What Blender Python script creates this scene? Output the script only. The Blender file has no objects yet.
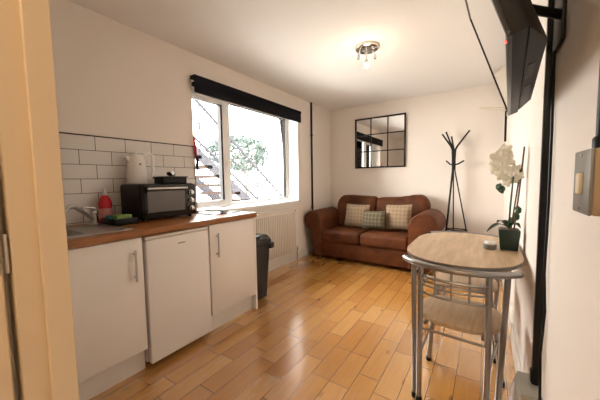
import bpy, bmesh, math, random
from mathutils import Vector, Matrix
random.seed(4)
COL = bpy.context.scene.collection
PI = math.pi
XL, XR, YB, H = -2.367, 0.19, 4.55, 2.42      # left wall, right wall, back wall, ceiling
YF0, YF1 = 0.103, 0.167                       # wall with the doorway

# ------------------------------------------------------------------ materials
def mat(name, color=(.8,.8,.8), rough=.5, metal=0.0, **kw):
    m = bpy.data.materials.new(name); m.use_nodes = True
    b = m.node_tree.nodes['Principled BSDF']
    b.inputs['Base Color'].default_value = (*color, 1)
    b.inputs['Roughness'].default_value = rough
    b.inputs['Metallic'].default_value = metal
    for k, v in kw.items():
        b.inputs[k.replace('_', ' ')].default_value = v
    return m
class NT:
    def __init__(s, m): s.t = m.node_tree; s.b = s.t.nodes['Principled BSDF']
    def n(s, typ, **kw):
        o = s.t.nodes.new(typ)
        for k, v in kw.items(): setattr(o, k, v)
        return o
    def l(s, a, b): s.t.links.new(a, b)
    def math(s, op, a, b=None, c=None):
        o = s.n('ShaderNodeMath', operation=op)
        for i, v in enumerate((a, b, c)):
            if v is None: continue
            if isinstance(v, (int, float)): o.inputs[i].default_value = v
            else: s.l(v, o.inputs[i])
        return o.outputs[0]
    def mix(s, fac, a, b, blend='MIX'):
        o = s.n('ShaderNodeMix', data_type='RGBA', blend_type=blend)
        for i, v in ((0, fac), (6, a), (7, b)):
            if isinstance(v, tuple): o.inputs[i].default_value = (*v, 1) if len(v) == 3 else v
            elif isinstance(v, (int, float)): o.inputs[i].default_value = v
            else: s.l(v, o.inputs[i])
        return o.outputs[2]
    def noise(s, vec, scale, detail=3, rough=.5, scl=(1,1,1)):
        mp = s.n('ShaderNodeMapping'); mp.inputs['Scale'].default_value = scl
        s.l(vec, mp.inputs[0])
        o = s.n('ShaderNodeTexNoise'); o.inputs['Scale'].default_value = scale
        o.inputs['Detail'].default_value = detail; o.inputs['Roughness'].default_value = rough
        s.l(mp.outputs[0], o.inputs['Vector']); return o.outputs['Fac']
    def ramp(s, fac, stops):
        o = s.n('ShaderNodeValToRGB'); e = o.color_ramp.elements
        e[0].position, e[0].color = stops[0][0], (*stops[0][1], 1)
        e[1].position, e[1].color = stops[-1][0], (*stops[-1][1], 1)
        for p, c in stops[1:-1]:
            q = e.new(p); q.color = (*c, 1)
        s.l(fac, o.inputs[0]); return o.outputs[0]
    def obj(s):
        return s.n('ShaderNodeTexCoord').outputs['Object']
    def bump(s, h, strength=.2, dist=.01):
        o = s.n('ShaderNodeBump'); o.inputs['Strength'].default_value = strength
        o.inputs['Distance'].default_value = dist
        s.l(h, o.inputs['Height']); s.l(o.outputs[0], s.b.inputs['Normal'])
M = {}
def noisy(name, color, rough, amp=.06, scale=8, metal=0, bump=0, bscale=60, **kw):
    m = mat(name, color, rough, metal, **kw); t = NT(m)
    c2 = tuple(max(0, min(1, c*(1-amp*2))) for c in color)
    v = t.obj()
    t.l(t.mix(t.noise(v, scale), c2, color), t.b.inputs['Base Color'])
    if bump: t.bump(t.noise(v, bscale), bump, .004)
    M[name] = m; return m
noisy('wall_paint', (.83,.76,.69), .7, .015, 1.5, bump=.08, bscale=120)
noisy('back_paint', (.83,.76,.69), .7, .015, 1.5, bump=.08, bscale=120)
noisy('ceiling_paint', (.87,.845,.82), .8, .01, 1.2, bump=.05, bscale=90)
noisy('trim_paint', (.80,.75,.68), .4, .02, 3)
noisy('jamb_paint', (.70,.56,.38), .45, .03, 3)
noisy('cabinet_white', (.88,.84,.79), .14, .01, 2)
noisy('carcass_white', (.83,.79,.73), .35, .01, 2)
noisy('fridge_white', (.89,.86,.83), .2, .01, 2)
noisy('upvc', (.90,.90,.90), .25, .01, 3)
noisy('radiator_white', (.82,.76,.68), .3, .01, 2)
noisy('black_plastic', (.005,.005,.0055), .42, .2, 12, Specular_IOR_Level=.3)
noisy('black_gloss', (.006,.006,.007), .12, .2, 5)
noisy('black_metal', (.007,.007,.007), .45, .2, 20, Specular_IOR_Level=.3)
noisy('blind_fabric', (.007,.008,.013), .8, .2, 60, Specular_IOR_Level=.15)
noisy('grey_metal', (.23,.22,.20), .45, .1, 12, metal=.3)
noisy('socket_grey', (.36,.34,.29), .5, .08, 12)
noisy('switch_side', (.40,.30,.19), .5, .08, 12)
noisy('chrome', (.62,.61,.60), .16, .03, 20, metal=1)
noisy('tube_silver', (.34,.33,.32), .3, .05, 25, metal=.9)
noisy('steel', (.55,.54,.52), .28, .06, 30, metal=1)
noisy('bin_plastic', (.014,.017,.020), .42, .2, 15, bump=.1)
noisy('bin_lid', (.02,.022,.026), .16, .2, 15)
noisy('white_plastic', (.82,.79,.74), .3, .02, 10)
noisy('cream_plastic', (.75,.66,.48), .4, .02, 10)
noisy('oven_window', (.12,.10,.085), .12, .15, 6)
noisy('pot_green', (.008,.035,.026), .3, .2, 8)
noisy('leaf_green', (.03,.09,.03), .45, .35, 25)
noisy('petal_cream', (.88,.84,.70), .6, .08, 25)
noisy('stem_brown', (.16,.10,.05), .6, .2, 30)
noisy('red_liquid', (.65,.02,.03), .2, .05, 10)
noisy('label_pink', (.85,.35,.30), .4, .3, 60)
noisy('sponge_green', (.35,.55,.15), .9, .2, 80, bump=.4)
noisy('sponge_blue', (.06,.28,.35), .9, .2, 80, bump=.4)
noisy('cloth_red', (.55,.03,.03), .8, .2, 50)
noisy('stair_steel', (.040,.041,.048), .8, .1, 10, Specular_IOR_Level=.0)
noisy('stair_tread', (.045,.034,.031), .8, .2, 10, Specular_IOR_Level=.0)
noisy('outside_ground', (.55,.55,.53), .9, .1, 2)
noisy('outside_wall', (.80,.80,.78), .9, .03, 2)
noisy('tree_leaves', (.050,.066,.061), .9, .15, 4, Specular_IOR_Level=.0)
noisy('tree_bark', (.18,.14,.10), .8, .3, 12)
noisy('tv_black', (.010,.010,.010), .30, .2, 10)
noisy('tv_base', (.011,.011,.012), .5, .2, 10, Specular_IOR_Level=.25)
noisy('bag_film', (.84,.83,.81), .25, .1, 25, bump=.6, bscale=25)
noisy('caster_brown', (.05,.03,.02), .5, .2, 20)

m = mat('screen', (.02,.02,.02), .05, 0); M['screen'] = m
M['screen'].node_tree.nodes['Principled BSDF'].inputs['Specular IOR Level'].default_value = 1.0
M['screen'].node_tree.nodes['Principled BSDF'].inputs['Coat Weight'].default_value = 1.0
M['mirror'] = mat('mirror', (.86,.88,.88), .015, 1)
m = mat('led_red', (.5,.02,.02), .4); m.node_tree.nodes['Principled BSDF'].inputs['Emission Color'].default_value = (1,.05,.05,1)
m.node_tree.nodes['Principled BSDF'].inputs['Emission Strength'].default_value = .12; M['led_red'] = m
m = mat('bulb', (1,.95,.85), .4); b = m.node_tree.nodes['Principled BSDF']
b.inputs['Emission Color'].default_value = (1,.82,.55,1); b.inputs['Emission Strength'].default_value = 1.6; M['bulb'] = m
# window glass: clear with a fresnel reflection
m = bpy.data.materials.new('glass'); m.use_nodes = True; nt = m.node_tree; nt.nodes.clear()
o = nt.nodes.new('ShaderNodeOutputMaterial'); mx = nt.nodes.new('ShaderNodeMixShader')
fr = nt.nodes.new('ShaderNodeFresnel'); fr.inputs[0].default_value = 1.25
tr = nt.nodes.new('ShaderNodeBsdfTransparent'); gl = nt.nodes.new('ShaderNodeBsdfGlossy')
gl.inputs['Roughness'].default_value = .02
nt.links.new(fr.outputs[0], mx.inputs[0]); nt.links.new(tr.outputs[0], mx.inputs[1]); nt.links.new(gl.outputs[0], mx.inputs[2])
nt.links.new(mx.outputs[0], o.inputs[0]); M['glass'] = m

# floor boards running along Y
m = mat('oak_boards', rough=.3); t = NT(m); v = t.obj(); sp = t.n('ShaderNodeSeparateXYZ'); t.l(v, sp.inputs[0])
W, L = .125, .78
rx = t.math('DIVIDE', sp.outputs[0], W); row = t.math('FLOOR', rx); fx = t.math('FRACT', rx)
wn = t.n('ShaderNodeTexWhiteNoise', noise_dimensions='1D'); t.l(row, wn.inputs['W'])
ry = t.math('ADD', t.math('DIVIDE', sp.outputs[1], L), t.math('MULTIPLY', wn.outputs[0], 7.3))
# two board lengths per repeat
idx0 = t.math('FLOOR', ry); fy0 = t.math('FRACT', ry)
cut = t.math('GREATER_THAN', fy0, .58)
idx = t.math('ADD', t.math('MULTIPLY', idx0, 2), cut)
cv = t.n('ShaderNodeCombineXYZ'); t.l(row, cv.inputs[0]); t.l(idx, cv.inputs[1])
w2 = t.n('ShaderNodeTexWhiteNoise', noise_dimensions='3D'); t.l(cv.outputs[0], w2.inputs['Vector'])
off = t.n('ShaderNodeVectorMath', operation='MULTIPLY_ADD'); t.l(w2.outputs['Color'], off.inputs[0]); off.inputs[1].default_value = (9,9,9); t.l(v, off.inputs[2])
grain = t.noise(off.outputs[0], 5, 5, .6, (9, .9, 1))
base = t.ramp(w2.outputs['Value'], [(0,(.56,.265,.060)),(.35,(.66,.33,.080)),(.7,(.72,.385,.10)),(1,(.80,.46,.15))])
c = t.mix(t.math('MULTIPLY', grain, .55), base, (.30,.12,.035))
kn = t.n('ShaderNodeTexVoronoi'); kn.inputs['Scale'].default_value = 2.6
mp = t.n('ShaderNodeMapping'); mp.inputs['Scale'].default_value = (2.2,1,1); t.l(off.outputs[0], mp.inputs[0]); t.l(mp.outputs[0], kn.inputs['Vector'])
knot = t.ramp(kn.outputs['Distance'], [(.0,(1,1,1)),(.05,(.8,.8,.8)),(.13,(0,0,0))])
c = t.mix(t.noise(v, 1.6, 4, .6, (1.5,.6,1)), c, t.mix(1.0, c, (.88,.80,.70), 'MULTIPLY'))
c = t.mix(knot, c, (.10,.04,.015))
e = t.math('MINIMUM', fx, t.math('SUBTRACT', 1, fx)); e = t.math('MULTIPLY', e, W)
ey = t.math('MINIMUM', t.math('ABSOLUTE', t.math('SUBTRACT', fy0, .58)), t.math('MINIMUM', fy0, t.math('SUBTRACT', 1, fy0))); ey = t.math('MULTIPLY', ey, L)
d = t.math('MINIMUM', e, ey)
gap = t.math('LESS_THAN', d, .0016)
c = t.mix(gap, c, (.10,.04,.012)); t.l(c, t.b.inputs['Base Color'])
rr = t.math('ADD', .13, t.math('ADD', t.math('MULTIPLY', grain, .08), t.math('MULTIPLY', w2.outputs['Value'], .10))); t.l(rr, t.b.inputs['Roughness'])
hh = t.math('ADD', t.math('MINIMUM', t.math('MULTIPLY', d, 300), 1.0), t.math('MULTIPLY', w2.outputs['Value'], .5))
t.bump(hh, .2, .001); M['oak_boards'] = m; t.b.inputs['Coat Weight'].default_value = 1.0; t.b.inputs['Coat Roughness'].default_value = .15; t.b.inputs['Coat IOR'].default_value = 2.0; t.b.inputs['Specular IOR Level'].default_value = .7

# white brick-bond tiles, dark grout
m = mat('brick_tiles', rough=.12); t = NT(m); v = t.obj(); sp = t.n('ShaderNodeSeparateXYZ'); t.l(v, sp.inputs[0])
zz = t.math('DIVIDE', t.math('SUBTRACT', 1.532, sp.outputs[2]), .1015); rw = t.math('FLOOR', zz); fz = t.math('FRACT', zz)
half = t.math('MULTIPLY', t.math('MODULO', rw, 2), .5)
yy = t.math('ADD', t.math('ADD', t.math('DIVIDE', t.math('SUBTRACT', sp.outputs[1], .8748), .203), half), 20)
fy = t.math('FRACT', yy)
dz = t.math('MULTIPLY', t.math('MINIMUM', fz, t.math('SUBTRACT', 1, fz)), .1015)
dy = t.math('MULTIPLY', t.math('MINIMUM', fy, t.math('SUBTRACT', 1, fy)), .203)
d = t.math('MINIMUM', dz, dy); g = t.math('LESS_THAN', d, .0019)
t.l(t.mix(g, (.72,.68,.64), (.05,.04,.035)), t.b.inputs['Base Color'])
t.l(t.math('ADD', .12, t.math('MULTIPLY', g, .6)), t.b.inputs['Roughness'])
t.bump(t.math('MINIMUM', t.math('MULTIPLY', d, 160), 1.0), .4, .002); M['brick_tiles'] = m

def wood(name, a, b, rough, scl, scale=5):
    m = mat(name, rough=rough); t = NT(m); v = t.obj()
    g = t.noise(v, scale, 5, .6, scl)
    t.l(t.ramp(g, [(.3, a), (.7, b)]), t.b.inputs['Base Color']); M[name] = m
wood('worktop_wood', (.24,.085,.022), (.40,.165,.05), .3, (12,1.5,12))
wood('beech_laminate', (.40,.27,.155), (.60,.43,.27), .38, (10,1.0,6), 4)
# leather
m = mat('brown_suede', rough=.62); t = NT(m); v = t.obj()
t.l(t.ramp(t.noise(v, 5, 5, .65), [(.3,(.062,.018,.006)),(.75,(.165,.051,.015))]), t.b.inputs['Base Color'])
t.b.inputs['Specular IOR Level'].default_value = .25; t.b.inputs['Sheen Roughness'].default_value = .4
t.bump(t.noise(v, 90, 4), .25, .003); M['brown_suede'] = m
# plaid
def plaid(name, base, l1, l2):
    m = mat(name, rough=.9); t = NT(m); v = t.obj(); sp = t.n('ShaderNodeSeparateXYZ'); t.l(v, sp.inputs[0])
    c = base
    for ax, per, wd, colr in ((0,.052,.14,l1),(2,.052,.14,l1),(0,.052,.5,l2),(2,.052,.5,l2)):
        f = t.math('FRACT', t.math('ADD', t.math('DIVIDE', sp.outputs[ax], per), 20.3 if wd < .3 else 20))
        s_ = t.math('MULTIPLY', t.math('LESS_THAN', f, wd), .5 if wd < .3 else .3)
        c = t.mix(s_, c, colr)
    t.l(c, t.b.inputs['Base Color']); t.bump(t.noise(v, 220, 2), .3, .002); M[name] = m
plaid('plaid_beige', (.29,.205,.125), (.15,.10,.06), (.36,.27,.18))
plaid('plaid_green', (.13,.105,.06), (.32,.27,.18), (.07,.06,.035))

# ------------------------------------------------------------------ geometry helpers
class B:
    def __init__(s): s.m = bmesh.new()
    def _new(s, fn):
        n0 = len(s.m.verts); fn(); s.m.verts.ensure_lookup_table(); return s.m.verts[n0:]
    def box(s, x0, x1, y0, y1, z0, z1, bev=0, seg=2, rot=None, piv=None):
        r = bmesh.ops.create_cube(s.m, size=1); vs = r['verts']
        for v in vs: v.co = Vector(((x0+x1)/2+v.co.x*(x1-x0), (y0+y1)/2+v.co.y*(y1-y0), (z0+z1)/2+v.co.z*(z1-z0)))
        if rot:
            p = Vector(piv or ((x0+x1)/2,(y0+y1)/2,(z0+z1)/2)); R = Matrix.Rotation(rot[1], 3, rot[0])
            for v in vs: v.co = p + R @ (v.co-p)
        if bev:
            es = list({e for v in vs for e in v.link_edges})
            bmesh.ops.bevel(s.m, geom=es, offset=bev, segments=seg, profile=.5, affect='EDGES')
        return s
    def tube(s, pts, r, n=10, closed=False, caps=True):
        pts = [Vector(p) for p in pts]; rs = r if isinstance(r, (list, tuple)) else [r]*len(pts)
        rings = []; up = None
        N = len(pts)
        for i, p in enumerate(pts):
            if closed: d = (pts[(i+1) % N]-pts[i-1])
            else: d = pts[min(i+1, N-1)]-pts[max(i-1, 0)]
            d.normalize()
            if up is None:
                up = Vector((0,0,1)) if abs(d.z) < .9 else Vector((1,0,0))
            a = d.cross(up)
            if a.length < 1e-5: a = d.orthogonal()
            a.normalize(); b_ = a.cross(d).normalized(); up = b_
            rings.append([s.m.verts.new(p+(a*math.cos(k*2*PI/n)+b_*math.sin(k*2*PI/n))*rs[i]) for k in range(n)])
        for i in range(N if closed else N-1):
            A, C = rings[i], rings[(i+1) % N]
            for k in range(n): s.m.faces.new((A[k], A[(k+1) % n], C[(k+1) % n], C[k]))
        if not closed and caps:
            s.m.faces.new(rings[0][::-1]); s.m.faces.new(rings[-1])
        return s
    def lathe(s, prof, c=(0,0,0), n=24, axis='z'):
        rings = []; c = Vector(c)
        for (r, z) in prof:
            ring = []
            for k in range(n):
                a = 2*PI*k/n; q = (r*math.cos(a), r*math.sin(a), z)
                if axis == 'x': q = (q[2], q[0], q[1])
                if axis == 'y': q = (q[0], q[2], q[1])
                ring.append(s.m.verts.new(c+Vector(q)))
            rings.append(ring)
        for A, C in zip(rings, rings[1:]):
            for k in range(n): s.m.faces.new((A[k], A[(k+1) % n], C[(k+1) % n], C[k]))
        for ring in (rings[0], rings[-1]):
            try: s.m.faces.new(ring)
            except ValueError: pass
        return s
    def prism(s, pts, d0, d1, axis='y', bev=0, seg=2, smoothcap=0):
        def P(a, b, d):
            return {'y': (a, d, b), 'x': (d, a, b), 'z': (a, b, d)}[axis]
        A = [s.m.verts.new(P(a, b, d0)) for a, b in pts]; C = [s.m.verts.new(P(a, b, d1)) for a, b in pts]
        f1 = s.m.faces.new(A); f2 = s.m.faces.new(C[::-1]); n = len(pts)
        for k in range(n): s.m.faces.new((A[k], A[(k+1) % n], C[(k+1) % n], C[k]))
        if bev:
            es = list({e for f in (f1, f2) for e in f.edges})
            bmesh.ops.bevel(s.m, geom=es, offset=bev, segments=seg, profile=.5, affect='EDGES')
        return s
    def pillow(s, c, ux, uy, w, h, t, n=14, p=4, seed=0, flat=0):
        """soft pad: ux, uy in-plane unit vectors"""
        c = Vector(c); ux = Vector(ux).normalized(); uy = Vector(uy).normalized(); nz = ux.cross(uy)
        top = {}; bot = {}
        for i in range(n+1):
            for j in range(n+1):
                u = -1+2*i/n; v = -1+2*j/n
                th = ((1-abs(u)**p)*(1-abs(v)**p))
                th = max(0, th)**.5
                k = 1-.05*(1-abs(u)**2)*abs(v)**6 ; k2 = 1-.05*(1-abs(v)**2)*abs(u)**6
                base = c+ux*(u*w/2*k2)+uy*(v*h/2*k)
                top[i,j] = s.m.verts.new(base+nz*(t/2*th+.002))
                if 0 < i < n and 0 < j < n: bot[i,j] = s.m.verts.new(base-nz*(t/2*th*(1-flat)+.002))
                else: bot[i,j] = top[i,j]
        for i in range(n):
            for j in range(n):
                s.m.faces.new((top[i,j], top[i+1,j], top[i+1,j+1], top[i,j+1]))
                q = [bot[i,j], bot[i,j+1], bot[i+1,j+1], bot[i+1,j]]
                if len(set(q)) == 4 and not all(a in top.values() for a in q):
                    s.m.faces.new(q)
        # corner cells made only of shared verts
        return s
    def ball(s, c, r, sc=(1,1,1), sub=2, jit=0):
        rr = bmesh.ops.create_icosphere(s.m, subdivisions=sub, radius=r)
        for v in rr['verts']:
            k = 1+random.uniform(-jit, jit)
            v.co = Vector(c)+Vector((v.co.x*sc[0]*k, v.co.y*sc[1]*k, v.co.z*sc[2]*k))
        return s
    def xf(s, mtx):
        for v in s.m.verts: v.co = mtx @ v.co
        return s
def worldloc(o):
    p = Vector(o.location)
    while o.parent: o = o.parent; p += Vector(o.location)
    return p
def ob(name, b, m, parent=None, smooth=True, at=None, local=False, label=None):
    """link builder b as one mesh object. geometry is in world coordinates unless local."""
    bm = b.m
    bmesh.ops.recalc_face_normals(bm, faces=bm.faces)
    base = Vector((0,0,0))
    if parent is not None and not local: base = worldloc(parent)
    loc = Vector((0,0,0))
    if at is not None: loc = Vector(at)-base; base = Vector(at)
    if not local:
        for v in bm.verts: v.co -= base
    me = bpy.data.meshes.new(name)
    for f in bm.faces: f.smooth = smooth
    bm.to_mesh(me); bm.free()
    o = bpy.data.objects.new(name, me); COL.objects.link(o)
    o.location = loc
    if parent is not None: o.parent = parent
    if smooth:
        me.set_sharp_from_angle(angle=math.radians(38))
    for q in (m if isinstance(m, list) else [m]): me.materials.append(M[q])
    if label: o['label'] = label
    return o
def thing(name, loc, label, cat, group=None):
    o = bpy.data.objects.new(name, None); COL.objects.link(o); o.location = loc
    o.empty_display_size = .1
    return tag(o, label, cat, group)
def tag(o, label, cat, group=None):
    o['label'] = label; o['category'] = cat
    if group: o['group'] = group
    return o
def struct(name, b, m, parent=None, smooth=False):
    o = ob(name, b, m, parent, smooth)
    if parent is None: o['kind'] = 'structure'
    return o
def structe(name, loc=(0,0,0)):
    o = bpy.data.objects.new(name, None); COL.objects.link(o); o.location = loc; o['kind'] = 'structure'; return o
def copy_tree(o, parent=None, mat_=None):
    c = o.copy(); COL.objects.link(c)
    if parent is not None: c.parent = parent
    for ch in list(o.children): copy_tree(ch, c)
    return c
def bez(p0, p1, p2, n=12):
    p0, p1, p2 = Vector(p0), Vector(p1), Vector(p2)
    return [p0*(1-t)**2+p1*2*t*(1-t)+p2*t*t for t in [i/n for i in range(n+1)]]

# ------------------------------------------------------------------ room shell
struct('floor', B().box(XL-.25, XR+.12, -2.0, YB+.12, -.1, 0), 'oak_boards')
struct('ceiling', B().box(XL-.3, XR+.12, -2.0, YB+.12, H, H+.1), 'ceiling_paint')
WY0, WY1, WZ0, WZ1 = 1.703, 3.505, .885, 2.17
w = B()
XO = XL-.30
w.box(XO, XL, YF0, WY0, 0, H); w.box(XO, XL, WY1, YB+.12, 0, H)
w.box(XO, XL, WY0, WY1, 0, WZ0-.02); w.box(XO, XL, WY0, WY1, WZ1, H)
struct('wall_left', w, 'wall_paint')
struct('wall_back', B().box(XL, XR, YB, YB+.12, 0, H), 'back_paint')
struct('wall_right', B().box(XR, XR+.12, -2.0, YB+.12, 0, H), 'wall_paint')
w = B(); w.box(XL, -.632, YF0, YF1, 0, H); w.box(-.632, XR, YF0, YF1, 2.08, H)
struct('wall_front', w, 'wall_paint')
struct('wall_hall', B().box(-.95, -.85, -2.0, YF0, 0, H).box(-.95, XR, -2.1, -2.0, 0, H), 'wall_paint')
# splashback and its black edging
struct('trim_1', B().box(XL, XL+.008, YF1, 1.700, .91, 1.532), 'brick_tiles')
struct('trim_2', B().box(XL, XL+.011, YF1, 1.704, 1.532, 1.539).box(XL, XL+.011, 1.700, 1.704, .91, 1.532), 'black_metal')
# door lining with rebate, stop and architrave
fr = structe('trim_3', (-.6, .1, 0))
struct('door_lining', B().box(-.632, -.600, YF0, YF1, 0, 2.05).box(-.632, XR, YF0, YF1, 2.05, 2.08), 'jamb_paint', fr)
struct('door_stop', B().box(-.600, -.588, .134, YF1+.001, 0, 2.04, .001, 1), 'jamb_paint', fr)
struct('architrave', B().box(-.73, -.652, YF1+.001, YF1+.016, 0, 2.12, .003, 2), 'jamb_paint', fr)
dr = structe('door_1', (-.62, .0, 0))
struct('door_leaf', B().box(-.650, -.609, -.68, .0935, .008, 2.03, .002, 1), 'jamb_paint', dr)
for z in (.25, 1.09, 1.80):
    h = struct('hinge', B().box(-.6095, -.6075, .030, .0915, z-.03, z+.03, .0008, 1).tube([(-.6085,.0985,z-.03),(-.6085,.0985,z+.03)], .0028, 10), 'steel', dr, True)
hd = struct('door_handle', B().lathe([(.025,0),(.025,.008),(.01,.01),(.01,.04)], (-.610,-.62,1.0), 16, 'x').tube([(-.57,-.62,1.0),(-.57,-.50,1.0)], .009, 10), 'chrome', dr, True)
# skirting
struct('baseboard_left', B().box(XL, XL+.018, 1.90, YB, 0, .12, .004, 2), 'trim_paint')
struct('baseboard_back', B().box(XL+.018, XR-.016, YB-.018, YB, 0, .12, .004, 2), 'trim_paint')
struct('baseboard_right', B().box(XR-.016, XR, YF1, YB, 0, .12, .004, 2), 'trim_paint')

# window
wn = structe('window_1', (XL-.24, (WY0+WY1)/2, WZ0))
XW = -2.57
f = B()
x0, x1 = XW-.05, XW
FZ0, FZ1 = .905, WZ1
f.box(x0,x1,WY0,WY0+.055,FZ0,FZ1,.004).box(x0,x1,WY1-.045,WY1,FZ0,FZ1,.004)
f.box(x0,x1,WY0+.05,WY1-.04,FZ0,FZ0+.035,.004).box(x0,x1,WY0+.05,WY1-.04,FZ1-.05,FZ1,.004)
f.box(x0,x1,2.275,2.355,FZ0+.03,FZ1-.045,.004)
struct('window_frame', f, 'upvc', wn, True)
s_ = B(); a0, a1 = WY0+.05, 2.292
s_.box(x0+.005,x1+.02,a0,a0+.06,FZ0+.03,FZ1-.045,.004).box(x0+.005,x1+.02,a1-.065,a1,FZ0+.03,FZ1-.045,.004)
s_.box(x0+.005,x1+.02,a0+.05,a1-.06,FZ0+.03,FZ0+.075,.004).box(x0+.005,x1+.02,a0+.05,a1-.06,FZ1-.10,FZ1-.045,.004)
sash = struct('window_sash', s_, 'upvc', wn, True)
struct('gasket', B().box(x0+.01,x1+.016,a1-.090,a1-.064,FZ0+.074,FZ1-.10).box(x0+.01,x1+.01,a0+.055,a1-.064,FZ1-.105,FZ1-.099), 'black_plastic', sash)
struct('pane', B().box(x0+.02,x0+.026,a0+.05,a1-.06,FZ0+.07,FZ1-.095), 'glass', sash)
struct('window_handle', B().box(XW+.02,XW+.035,2.252,2.279,1.40,1.47,.004).box(XW+.03,XW+.05,2.257,2.274,1.36,1.50,.006), 'white_plastic', sash, True)
fx_ = struct('fixed_pane', B().box(x0+.02,x0+.026,2.34,WY1-.04,FZ0+.03,FZ1-.045), 'glass', wn)
struct('gasket', B().box(x0+.01,x1-.004,WY1-.062,WY1-.036,FZ0+.034,FZ1-.05).box(x0+.01,x1-.004,2.345,WY1-.06,FZ1-.06,FZ1-.05), 'black_plastic', wn)
struct('window_sill', B().box(x1-.02, XL+.028, WY0, WY1, WZ0-.022, WZ0+.004).box(XL, XL+.03, WY0-.0, WY1+.04, WZ0-.022, WZ0+.004, .005), 'upvc', wn)
struct('reveal_lining', B().box(x1, XL, WY1-.008, WY1, WZ0+.004, WZ1), 'upvc', wn)

# ------------------------------------------------------------------ kitchen
WT0, WT1 = .868, .910
wt = ob('kitchen_worktop', B().box(XL+.009,-2.176,YF1+.004,.63,WT0,WT1).box(-1.852,-1.730,YF1+.004,.63,WT0,WT1).box(-2.176,-1.852,YF1+.004,.252,WT0,WT1).box(XL+.009,-1.730,.63,1.872,WT0,WT1,.003), 'worktop_wood')
tag(wt, 'orange-brown wood-effect worktop running over white units under the window', 'worktop')
XF = -1.75   # front of doors
def cabinet(y0, y1, handle_y, lab, endpanel=False):
    c = thing('base_cabinet', (-2.05, (y0+y1)/2, 0), lab, 'cabinet', 'white kitchen base units')
    yE = y1-(.018 if endpanel else 0)
    ob('cabinet_body', B().box(XL+.012, XF-.022, y0+.001, yE-.001, .15, WT0), 'carcass_white', c)
    ob('plinth', B().box(XF-.07, XF-.052, y0+.001, yE-.001, 0, .15), 'carcass_white', c)
    if endpanel: ob('end_panel', B().box(XL+.02, XF-.001, yE, y1, 0, WT0), 'cabinet_white', c)
    d = ob('door', B().box(XF-.02, XF, y0+.003, yE-.003, .150, .860, .0025, 2), 'cabinet_white', c)
    hx = XF+.028
    ob('handle', B().tube([(hx,handle_y,.605),(hx,handle_y,.795)], .0065, 10).tube([(XF,handle_y,.63),(hx,handle_y,.63)], .005, 8).tube([(XF,handle_y,.77),(hx,handle_y,.77)], .005, 8), 'steel', d)
    return c
cabinet(.225, .866, .808, 'white gloss base cabinet with bar handle below the sink')
cabinet(1.362, 1.893-.018, 1.425, 'white gloss base cabinet with bar handle at the window end of the worktop', True)
fg = thing('undercounter_fridge', (-2.05, 1.115, 0), 'white undercounter fridge between the two white base cabinets', 'fridge')
ob('fridge_body', B().box(XL+.03, -1.80, .878, 1.350, .03, .855, .004), 'fridge_white', fg)
ob('door', B().box(-1.797, -1.742, .878, 1.350, .035, .835, .01, 3), 'fridge_white', fg)
ob('top_rail', B().box(-1.797, -1.745, .880, 1.348, .838, .858, .004), 'carcass_white', fg)
ob('logo', B().box(-1.7425, -1.7412, 1.095, 1.15, .775, .782), 'grey_metal', fg, False)
for y in (.92, 1.31): ob('foot', B().lathe([(.018,0),(.018,.01),(.009,.012),(.009,.04)], (-1.84,y,0), 12), 'black_plastic', fg)

# sink, set in worktop
sk = thing('kitchen_sink', (-2.0, .52, WT1), 'stainless steel sink inset in the wooden worktop below the mixer tap', 'sink')
b_ = B(); zt = WT1+.005
b_.box(-2.24,-1.80,.22,.26,WT1,zt,.002).box(-2.24,-1.80,.62,.84,WT1,zt,.002).box(-2.24,-2.17,.24,.64,WT1,zt,.002).box(-1.86,-1.80,.24,.64,WT1,zt,.002)
for k in range(5): b_.box(-2.14,-1.88,.66+k*.033,.67+k*.033,zt-.001,zt+.003,.001,1)
ob('drainer', b_, 'steel', sk)
b_ = B(); b_.box(-2.17,-1.86,.26,.62,.872,.874); b_.box(-2.172,-2.168,.26,.62,.872,WT1+.003).box(-1.862,-1.858,.26,.62,.872,WT1+.003).box(-2.17,-1.86,.258,.262,.872,WT1+.003).box(-2.17,-1.86,.618,.622,.872,WT1+.003)
ob('bowl', b_, 'steel', sk)
tp = thing('mixer_tap', (-2.195, .785, zt), 'chrome mixer tap with long straight angled spout standing behind the sink', 'tap')
TX, TY = -2.195, .785
ob('tap_body', B().lathe([(.026,0),(.026,.006),(.019,.01),(.019,.07),(.022,.075),(.020,.095),(.006,.10)], (TX,TY,zt), 20), 'chrome', tp)
ob('spout', B().tube([(TX,TY-.005,zt+.03),(TX+.025,TY-.06,zt+.085),(TX+.055,TY-.125,zt+.135),(TX+.07,TY-.155,zt+.14),(TX+.08,TY-.175,zt+.128),(TX+.08,TY-.178,zt+.108)], [.013,.012,.012,.012,.012,.013], 12), 'steel', tp)
ob('lever', B().tube([(TX,TY,zt+.095),(TX,TY,zt+.115),(TX+.01,TY-.07,zt+.125)], [.007,.008,.006], 10), 'chrome', tp)

bt = thing('dish_soap_bottle', (-2.285, .905, WT1), 'red washing-up liquid bottle standing against the tiles beside the tap', 'bottle')
ob('bottle_body', B().lathe([(.036,0),(.043,.01),(.045,.08),(.040,.11),(.043,.14),(.030,.18),(.014,.200)], (-2.285,.885,WT1), 20), 'red_liquid', bt)
ob('bottle_label', B().lathe([(.0452,.03),(.0457,.08),(.0425,.105)], (-2.285,.885,WT1), 20), 'label_pink', bt)
ob('cap', B().lathe([(.015,.198),(.016,.215),(.010,.222),(.007,.245)], (-2.285,.885,WT1), 14), 'white_plastic', bt)

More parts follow.
